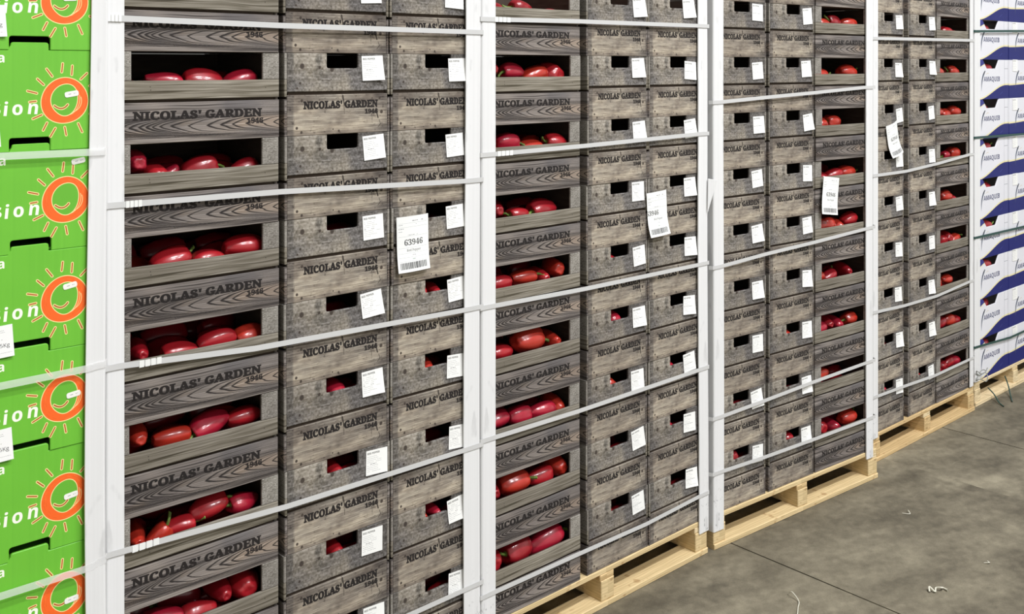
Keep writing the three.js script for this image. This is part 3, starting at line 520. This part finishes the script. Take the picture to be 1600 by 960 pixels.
pallet(GL, 0.34, 'wooden pallet under the bright green boxes, left edge', -0.04);
pallet(LOADS.A, 0.992, 'wooden pallet below the crates beside the green boxes');
pallet(LOADS.B, 1.0, 'pale wooden pallet nearest in view, under the second load from green boxes');
pallet(LOADS.C, 0.985, 'pale wooden pallet with chipped bottom board, under the third load from green boxes');
pallet(LOADS.D, 0.965, 'pale wooden pallet under the crates beside the blue-white boxes');
pallet(EL, 0.96, 'farthest wooden pallet, under the white and blue boxes');

// ------------------------------------------------------------------ white cardboard corner posts
const texCard = canvasTexture(0.12, 2.2, 104, (x, y) => { const v = vnoise(x * 190, y * 0.7, 191) * 3 + vnoise(x * 900, y * 2, 192) * 2.2, s = sstep(0.44, 0.6, fbm(x * 30, y * 9, 193, 4)) * 22, d = y < 0.35 ? sstep(0.36, 0.62, fbm(x * 120, y * 60, 194, 3)) * 60 * sstep(0.35, 0.05, y) : 0; return [229 + v - s * 0.7 - d, 229 + v - s * 0.7 - d, 229 + v - s * 0.7 - d]; });
const matCard = std(texCard, 0.55), matCardEdge = std(null, 0.8, 0xcfc8ba);
// L-section standing along y; corner at the origin, one flange along dir*x, the other back along -z; lean(y) gives a sideways bulge
function cornerPost(dir, y0, y1, flange, back, lean) {
  const t = 0.004, rr = 0.006, N = 26, out = [];
  const sec = [[flange, t], [flange, 0], [rr * 0.6 + t, 0]];
  sec.length = 0;
  sec.push([flange, 0.0], [rr, 0.0]); for (const a of [0.3, 0.6, 0.9, 1.2]) sec.push([rr - rr * Math.sin(a), -(rr - rr * Math.cos(a))]); sec.push([0, -rr], [0, -back], [t, -back], [t, -rr - t * 0.4], [rr + t * 0.4, -t], [flange, -t]);
  const M = sec.length, pos = [], uv = [], idx = []; let per = [0]; for (let i = 1; i < M; i++) per.push(per[i - 1] + Math.hypot(sec[i][0] - sec[i - 1][0], sec[i][1] - sec[i - 1][1])); per.push(per[M - 1] + t);
  for (let j = 0; j <= N; j++) { const y = mix(y0, y1, j / N), [ox, oz, wid] = lean ? lean(y) : [0, 0, 1]; for (let i = 0; i <= M; i++) { const [x, z] = sec[i % M]; pos.push(dir * (x * (wid ?? 1) + ox), y, z + oz); uv.push(per[i] / 0.12, y / 2.2); } }
  for (let j = 0; j < N; j++) for (let i = 0; i < M; i++) { const a = j * (M + 1) + i, b = a + M + 1; dir > 0 ? idx.push(a, a + 1, b, a + 1, b + 1, b) : idx.push(a, b, a + 1, a + 1, b, b + 1); }
  const cap = (j, up) => { const o = j * (M + 1), h = M / 2; for (let i = 0; i < h - 1; i++) { const a = o + i, b = o + i + 1, c = o + M - 1 - i, d = o + M - 2 - i; const f = up === (dir > 0); f ? idx.push(a, c, b, b, c, d) : idx.push(a, b, c, b, d, c); } };
  cap(0, false); cap(N, true);
  let g = new THREE.BufferGeometry(); g.setAttribute('position', new THREE.Float32BufferAttribute(pos, 3)); g.setAttribute('uv', new THREE.Float32BufferAttribute(uv, 2)); g.setIndex(idx); g = g.toNonIndexed(); g.computeVertexNormals();
  return g;
}
function post(L, lx, dir, y0, y1, flange, back, label, lean, lz = 0.0062) { const o = mesh('corner_protector', cornerPost(dir, y0, y1, flange, back, lean), matCard); setIn(o, L, lx, 0, lz); tag(o, label, 'edge protector'); add(o); return o; }
const TOPY = [0, 0, 1.9, 2.07];
post(GL, 0.3055, -1, 0.05, 1.92, 0.037, 0.06, 'white cardboard corner protector on the green stack, leaning at mid height', (y) => [0.004 * Math.sin(y * 2.4) - 0.003 * sstep(0.9, 0.3, y), 0.002 * Math.sin(y * 3), 1 + 0.12 * Math.sin(y * 2.2)]);
post(LOADS.A, -0.012, 1, 0.08, 1.92, 0.038, 0.05, 'white cardboard corner protector on the left edge of the nearest crate load', null);
post(LOADS.A, 0.995, -1, 0.08, 1.92, 0.054, 0.05, 'white cardboard corner protector on the right edge of the nearest crate load', (y) => [0.003 * Math.sin(y * 2), 0, 1 + 0.1 * sstep(1.5, 0.4, y)]);
post(LOADS.B, -0.0035, 1, 0.08, 1.92, 0.05, 0.05, 'white cardboard corner protector starting the second crate load, left edge', null);
const torn = post(LOADS.B, 1.0, -1, 0.075, 1.92, 0.05, 0.05, 'white cardboard corner protector with a torn flap, right edge of second crate load', (y) => [0.003 * Math.sin(y * 2.6 + 1) - 0.012 * sstep(1.2, 0.2, y), 0, 1.08]);
{ const s = new THREE.Shape(); s.moveTo(0, 0); s.lineTo(0.002, 0.115); s.lineTo(0.038, 0.108); s.closePath(); const f = mesh('torn_flap', boardFromShape(s, 0.0025, 0.0005), matCard, torn); f.position.set(-0.008, 1.15, 0.006); f.rotation.y = -0.35; }
post(LOADS.C, -0.003, 1, 0.06, 2.1, 0.052, 0.09, 'white cardboard corner protector starting the third crate load, grey side flange showing', (y) => [0.002 * Math.sin(y * 3), 0, 1]);
post(LOADS.C, 0.957, -1, 0.09, 2.1, 0.05, 0.05, 'white cardboard corner protector on the right edge of the third crate load', (y) => [0.004 * Math.sin(y * 1.5), 0, 1]);
post(LOADS.D, -0.003, 1, 0.1, 2.1, 0.04, 0.05, 'white cardboard corner protector half hidden at the left of the last crate load', null);
post(LOADS.D, 0.955, -1, 0.12, 2.1, 0.04, 0.05, 'narrow white cardboard corner protector on the right edge of the last crate load', null);
post(EL, -0.006, 1, 0.12, 2.1, 0.057, 0.05, 'white cardboard corner protector on the blue-white boxes, tied at its foot', null);

// ------------------------------------------------------------------ straps around the loads
const matStrap = new THREE.MeshPhysicalMaterial({ color: 0xcdcdcc, roughness: 0.42, clearcoat: 0.3 }), matSeal = new THREE.MeshPhysicalMaterial({ color: 0xf0f1ee, roughness: 0.3, clearcoat: 0.4 });
const matClear = new THREE.MeshPhysicalMaterial({ color: 0xffffff, roughness: 0.2, transmission: 0.7, thickness: 0 }), matDarkStrap = std(null, 0.45, 0x274a45);
function ribbon(pts, w, t, tilt = 0) {                            // band along points, its width along y
  const pos = [], idx = [], n = pts.length;
  for (let i = 0; i < n; i++) {
    const a = pts[Math.max(0, i - 1)], b = pts[Math.min(n - 1, i + 1)]; let dx = b[0] - a[0], dz = b[2] - a[2]; const l = Math.hypot(dx, dz) || 1; dx /= l; dz /= l;
    const nx = -dz, nz = dx, [x, y, z] = pts[i];                  // outward side: to the right-hand of travel +x is +z
    for (const [sy, st] of [[1, 1], [1, -1], [-1, -1], [-1, 1]]) pos.push(x + nx * t / 2 * st, y + sy * w / 2, z + nz * t / 2 * st + sy * tilt * w * 0.5);
  }
  for (let i = 0; i + 1 < n; i++) for (let k = 0; k < 4; k++) { const a = i * 4 + k, b = i * 4 + (k + 1) % 4, c = a + 4, d = b + 4; idx.push(a, b, c, b, d, c); }
  idx.push(0, 2, 1, 0, 3, 2); const o = (n - 1) * 4; idx.push(o, o + 1, o + 2, o, o + 2, o + 3);
  let g = new THREE.BufferGeometry(); g.setAttribute('position', new THREE.Float32BufferAttribute(pos, 3)); g.setIndex(idx); g = g.toNonIndexed(); g.computeVertexNormals();
  return g;
}
function strap(L, W, pts, m, w, label, seal, x0 = 0, z = 0.0082) {
  // from behind the load round its left corner, across the front, round the right corner and back
  const path = [[x0 - 0.016, pts[0][1], -0.36], [x0 - 0.016, pts[0][1], -0.004], [x0 - 0.009, pts[0][1], z]];
  const mid = []; for (let i = 0; i < pts.length; i++) mid.push([clamp(pts[i][0], x0 + 0.004, W - 0.004), pts[i][1], z]);
  const dense = [mid[0]]; for (let i = 1; i < mid.length; i++) for (let k = 1; k <= 8; k++) { const s = k / 8; dense.push([mix(mid[i - 1][0], mid[i][0], s), mix(mid[i - 1][1], mid[i][1], s), z]); }
  path.push(...dense, [W + 0.009, pts[pts.length - 1][1], z], [W + 0.016, pts[pts.length - 1][1], -0.004], [W + 0.016, pts[pts.length - 1][1], -0.36]);
  const o = group('strap'); setIn(o, L, 0, 0, 0);
  mesh('band', ribbon(path, w, 0.0008), m, o);
  if (seal) { const [sx, len] = seal; let y = pts[0][1]; for (let i = 1; i < pts.length; i++) if (sx >= pts[i - 1][0]) y = mix(pts[i - 1][1], pts[i][1], clamp((sx - pts[i - 1][0]) / (pts[i][0] - pts[i - 1][0]), 0, 1)); const gs = []; for (let k = 0; k < 4; k++) gs.push(box(len / 5, w * 1.12, 0.0016, sx + (k - 1.5) * len / 4, y, z + 0.0004)); mesh('weld_seal', mergeGeometries(gs), matSeal, o); }
  tag(o, label, 'strap'); add(o);
}
const H5 = ['topmost', 'second', 'third', 'fourth', 'fifth'];
const STRAPS = {
  A: [[[0.005, 1.743], [0.386, 1.738], [0.951, 1.736]], [[0.002, 1.359], [0.386, 1.355], [0.951, 1.337]], [[0.018, 1.027], [0.321, 1.006], [0.951, 0.993]], [[0.0, 0.645], [0.321, 0.629], [0.402, 0.625], [0.946, 0.619]], [[0.02, 0.25], [0.764, 0.246], [0.962, 0.246]]],
  B: [[[0.019, 1.772], [0.374, 1.777], [0.936, 1.779]], [[0.023, 1.403], [0.402, 1.407], [0.936, 1.417]], [[0.023, 0.988], [0.402, 0.981], [0.936, 0.98]], [[0.023, 0.627], [0.374, 0.623], [0.97, 0.628]], [[0.026, 0.203], [0.374, 0.2], [0.68, 0.195], [0.946, 0.204]]],
  C: [[[0.022, 1.521], [0.281, 1.533], [0.565, 1.545], [0.887, 1.56]], [[0.025, 0.96], [0.281, 0.975], [0.565, 0.986], [0.931, 1.004]], [[0.035, 0.447], [0.27, 0.454], [0.565, 0.465], [0.922, 0.474]], [[0.038, 0.259], [0.263, 0.253], [0.565, 0.25], [0.922, 0.249]]],
  D: [[[0.0, 1.759], [0.901, 1.766]], [[0.0, 1.191], [0.28, 1.19], [0.582, 1.204], [0.901, 1.225]], [[0.0, 0.625], [0.266, 0.612], [0.57, 0.607], [0.901, 0.623]], [[0.0, 0.274], [0.266, 0.265], [0.555, 0.252], [0.901, 0.255]]],
};
const SEALS = { A: [[0.005, 0.03], [0.045, 0.035], [0.08, 0.05], [0.07, 0.06], null], B: [[0.07, 0.06], [0.08, 0.06], null, null, null] };
for (const [id, list] of Object.entries(STRAPS)) list.forEach((pts, i) => strap(LOADS[id], { A: 0.992, B: 0.996, C: 0.955, D: 0.952 }[id], pts, matStrap, 0.0125, `${H5[i]} white plastic strap across the crates, ${LOADS[id].phrase}`, SEALS[id]?.[i], id === 'A' ? -0.008 : 0.0));
[[[0.02, 1.478], [0.103, 1.475], [0.302, 1.473]], [[0.02, 1.043], [0.103, 1.043], [0.268, 1.044], [0.302, 1.046]], [[0.02, 0.648], [0.103, 0.648], [0.276, 0.647], [0.302, 0.652]]].forEach((pts, i) => strap(GL, 0.291, pts, matClear, 0.014, `${H5[i]} clear glossy strap across the bright green boxes`, null, 0));
[[[0.0, 1.812], [0.565, 1.826], [0.8, 1.826]], [[0.0, 1.299], [0.565, 1.291], [0.8, 1.29]], [[0.0, 0.817], [0.565, 0.809], [0.8, 0.806]], [[0.0, 0.289], [0.403, 0.264], [0.565, 0.265], [0.8, 0.265]]].forEach((pts, i) => strap(EL, 0.816, pts, matDarkStrap, 0.011, `${H5[i]} dark green strap across the white and blue boxes`, null, 0));

// ------------------------------------------------------------------ shipping tags stuck on the loads
function tagTexture(full) {
  return canvasTexture(0.1, 0.142, 400, null, (ctx, k, W, H) => {
    const r = rng(300); ctx.fillStyle = '#f3f4f2'; ctx.fillRect(0, 0, W, H); ctx.strokeStyle = '#9aa0a4'; ctx.lineWidth = 1.5;
    for (const y of [70, 110, 205, 322, 378, 420, 460]) { ctx.beginPath(); ctx.moveTo(20, y); ctx.lineTo(W - 20, y); ctx.stroke(); }
    scribble(ctx, r, 150, 330, 46, 11, '#6c6c70'); scribble(ctx, r, 20, 75, 82, 9, '#77777a'); scribble(ctx, r, 20, 80, 122, 9, '#77777a'); scribble(ctx, r, 20, 66, 150, 9, '#77777a'); scribble(ctx, r, 230, 260, 82, 8, '#77777a'); scribble(ctx, r, 130, 250, 190, 9, '#88888c');
    ctx.fillStyle = '#161616'; ctx.font = 'bold 84px serif'; ctx.textAlign = 'center'; ctx.fillText('63946', W * (full ? 0.5 : 0.24), 296);
    ctx.font = '32px serif'; ctx.fillText('Red Pepper', W / 2, 360); scribble(ctx, r, 180, 225, 396, 8, '#88888c'); scribble(ctx, r, 180, 220, 436, 12, '#9ab0a0');
    let x = 30; while (x < W - 40) { const w = 2 + Math.floor(r() * 4) * 2; ctx.fillStyle = '#2c2c30'; ctx.fillRect(x, 472, w, 66); x += w + 2 + Math.floor(r() * 3) * 2; }
  });
}
const matTag = std(tagTexture(true), 0.42), matTag2 = std(tagTexture(false), 0.42);
function shippingTag(L, lx, y, w, h, rot, bendX, bendY, m, label, lz = 0.006, ry = 0) {
  const g = new THREE.BoxGeometry(w, h, 0.0006, 10, 12, 1), p = g.attributes.position;
  for (let i = 0; i < p.count; i++) { const u = p.getX(i) / w * 2, v = p.getY(i) / h * 2; p.setZ(i, p.getZ(i) + bendX * (1 - u * u) + bendY * Math.max(0, -v) ** 2); }
  g.computeVertexNormals();
  const o = mesh('shipping_tag', g, m); setIn(o, L, lx, y, lz, ry); o.rotation.order = 'YXZ'; o.rotation.z = rot; tag(o, label, 'tag'); add(o);
}
shippingTag(LOADS.A, 0.765, 1.192, 0.1, 0.141, 0.02, 0.004, 0.006, matTag, 'large white barcode tag numbered 63946 on the nearest crate load');
shippingTag(LOADS.B, 0.738, 1.172, 0.092, 0.141, 0.06, 0.003, 0.012, matTag2, 'white barcode tag partly tucked between crates of the second load', 0.004, -0.05);
shippingTag(LOADS.C, 0.661, 1.152, 0.1, 0.141, -0.13, 0.004, 0.006, matTag, 'tilted white barcode tag hanging over an open crate of the third load', 0.008);
shippingTag(LOADS.D, 0.166, 1.334, 0.095, 0.14, 0.24, 0.008, 0.014, matTag, 'curled white barcode tag slanting across the last crate load', 0.006);

// ------------------------------------------------------------------ scraps on the floor
const matScrap = new THREE.MeshPhysicalMaterial({ color: 0xd8d5c4, roughness: 0.4 });
function wire(name, pts, rad, m, label, cat) { const c = new THREE.CatmullRomCurve3(pts.map((p) => new THREE.Vector3(...p))), o = mesh(name, new THREE.TubeGeometry(c, Math.max(10, pts.length * 6), rad, 6), m); tag(o, label, cat); add(o); return o; }
wire('film_scrap', [[3.556, 0.002, 0.305], [3.562, 0.004, 0.325], [3.572, 0.003, 0.327], [3.58, 0.009, 0.315], [3.585, 0.003, 0.312]], 0.0014, matScrap, 'tiny white curl of plastic lying mid floor', 'scrap');
wire('film_scrap', [[2.62, 0.002, 0.43], [2.65, 0.003, 0.43], [2.7, 0.003, 0.405], [2.735, 0.004, 0.385], [2.745, 0.016, 0.355], [2.75, 0.004, 0.34]], 0.0016, matScrap, 'bent white plastic string on the floor left of the joint', 'scrap');
wire('film_scrap', [[3.4, 0.002, 0.665], [3.406, 0.006, 0.678], [3.416, 0.002, 0.676], [3.42, 0.003, 0.668]], 0.0015, matScrap, 'small white plastic scrap near the right edge of the floor', 'scrap');
wire('film_scrap', [[3.085, 0.003, 0.63], [3.1, 0.011, 0.622], [3.097, 0.004, 0.642], [3.116, 0.007, 0.636], [3.121, 0.012, 0.652], [3.14, 0.003, 0.648], [3.133, 0.005, 0.665]], 0.0028, matScrap, 'crumpled white plastic twist on the floor right of the joint', 'scrap');
wire('strap_tail', [[5.08, 0.06, -0.02], [5.1, 0.03, 0.0], [5.06, 0.008, 0.04], [5.03, 0.003, 0.075]], 0.003, matDarkStrap, 'dark cut strap end trailing onto the floor by the farthest pallet, left one', 'strap');
wire('strap_tail', [[5.27, 0.08, -0.015], [5.27, 0.04, 0.0], [5.2, 0.008, 0.04], [5.13, 0.003, 0.075]], 0.003, matDarkStrap, 'dark cut strap end trailing onto the floor by the farthest pallet, right one', 'strap');
{
  const pts = []; for (let i = 0; i <= 26; i++) { const a = i / 26 * 6.283 * 2; pts.push([4.925 + 0.03 + 0.05 * Math.cos(a), 0.155 + 0.022 * Math.sin(a * 0.5 + 0.6) + 0.01 * Math.sin(a * 2.3), 0.004 + 0.016 * Math.sin(a)]); }
  wire('twine_knot', pts, 0.0022, std(null, 0.6, 0x8a8c86), 'tangle of grey twine tied round the foot of the far corner protector', 'twine');
}
renderer.render(scene, camera);
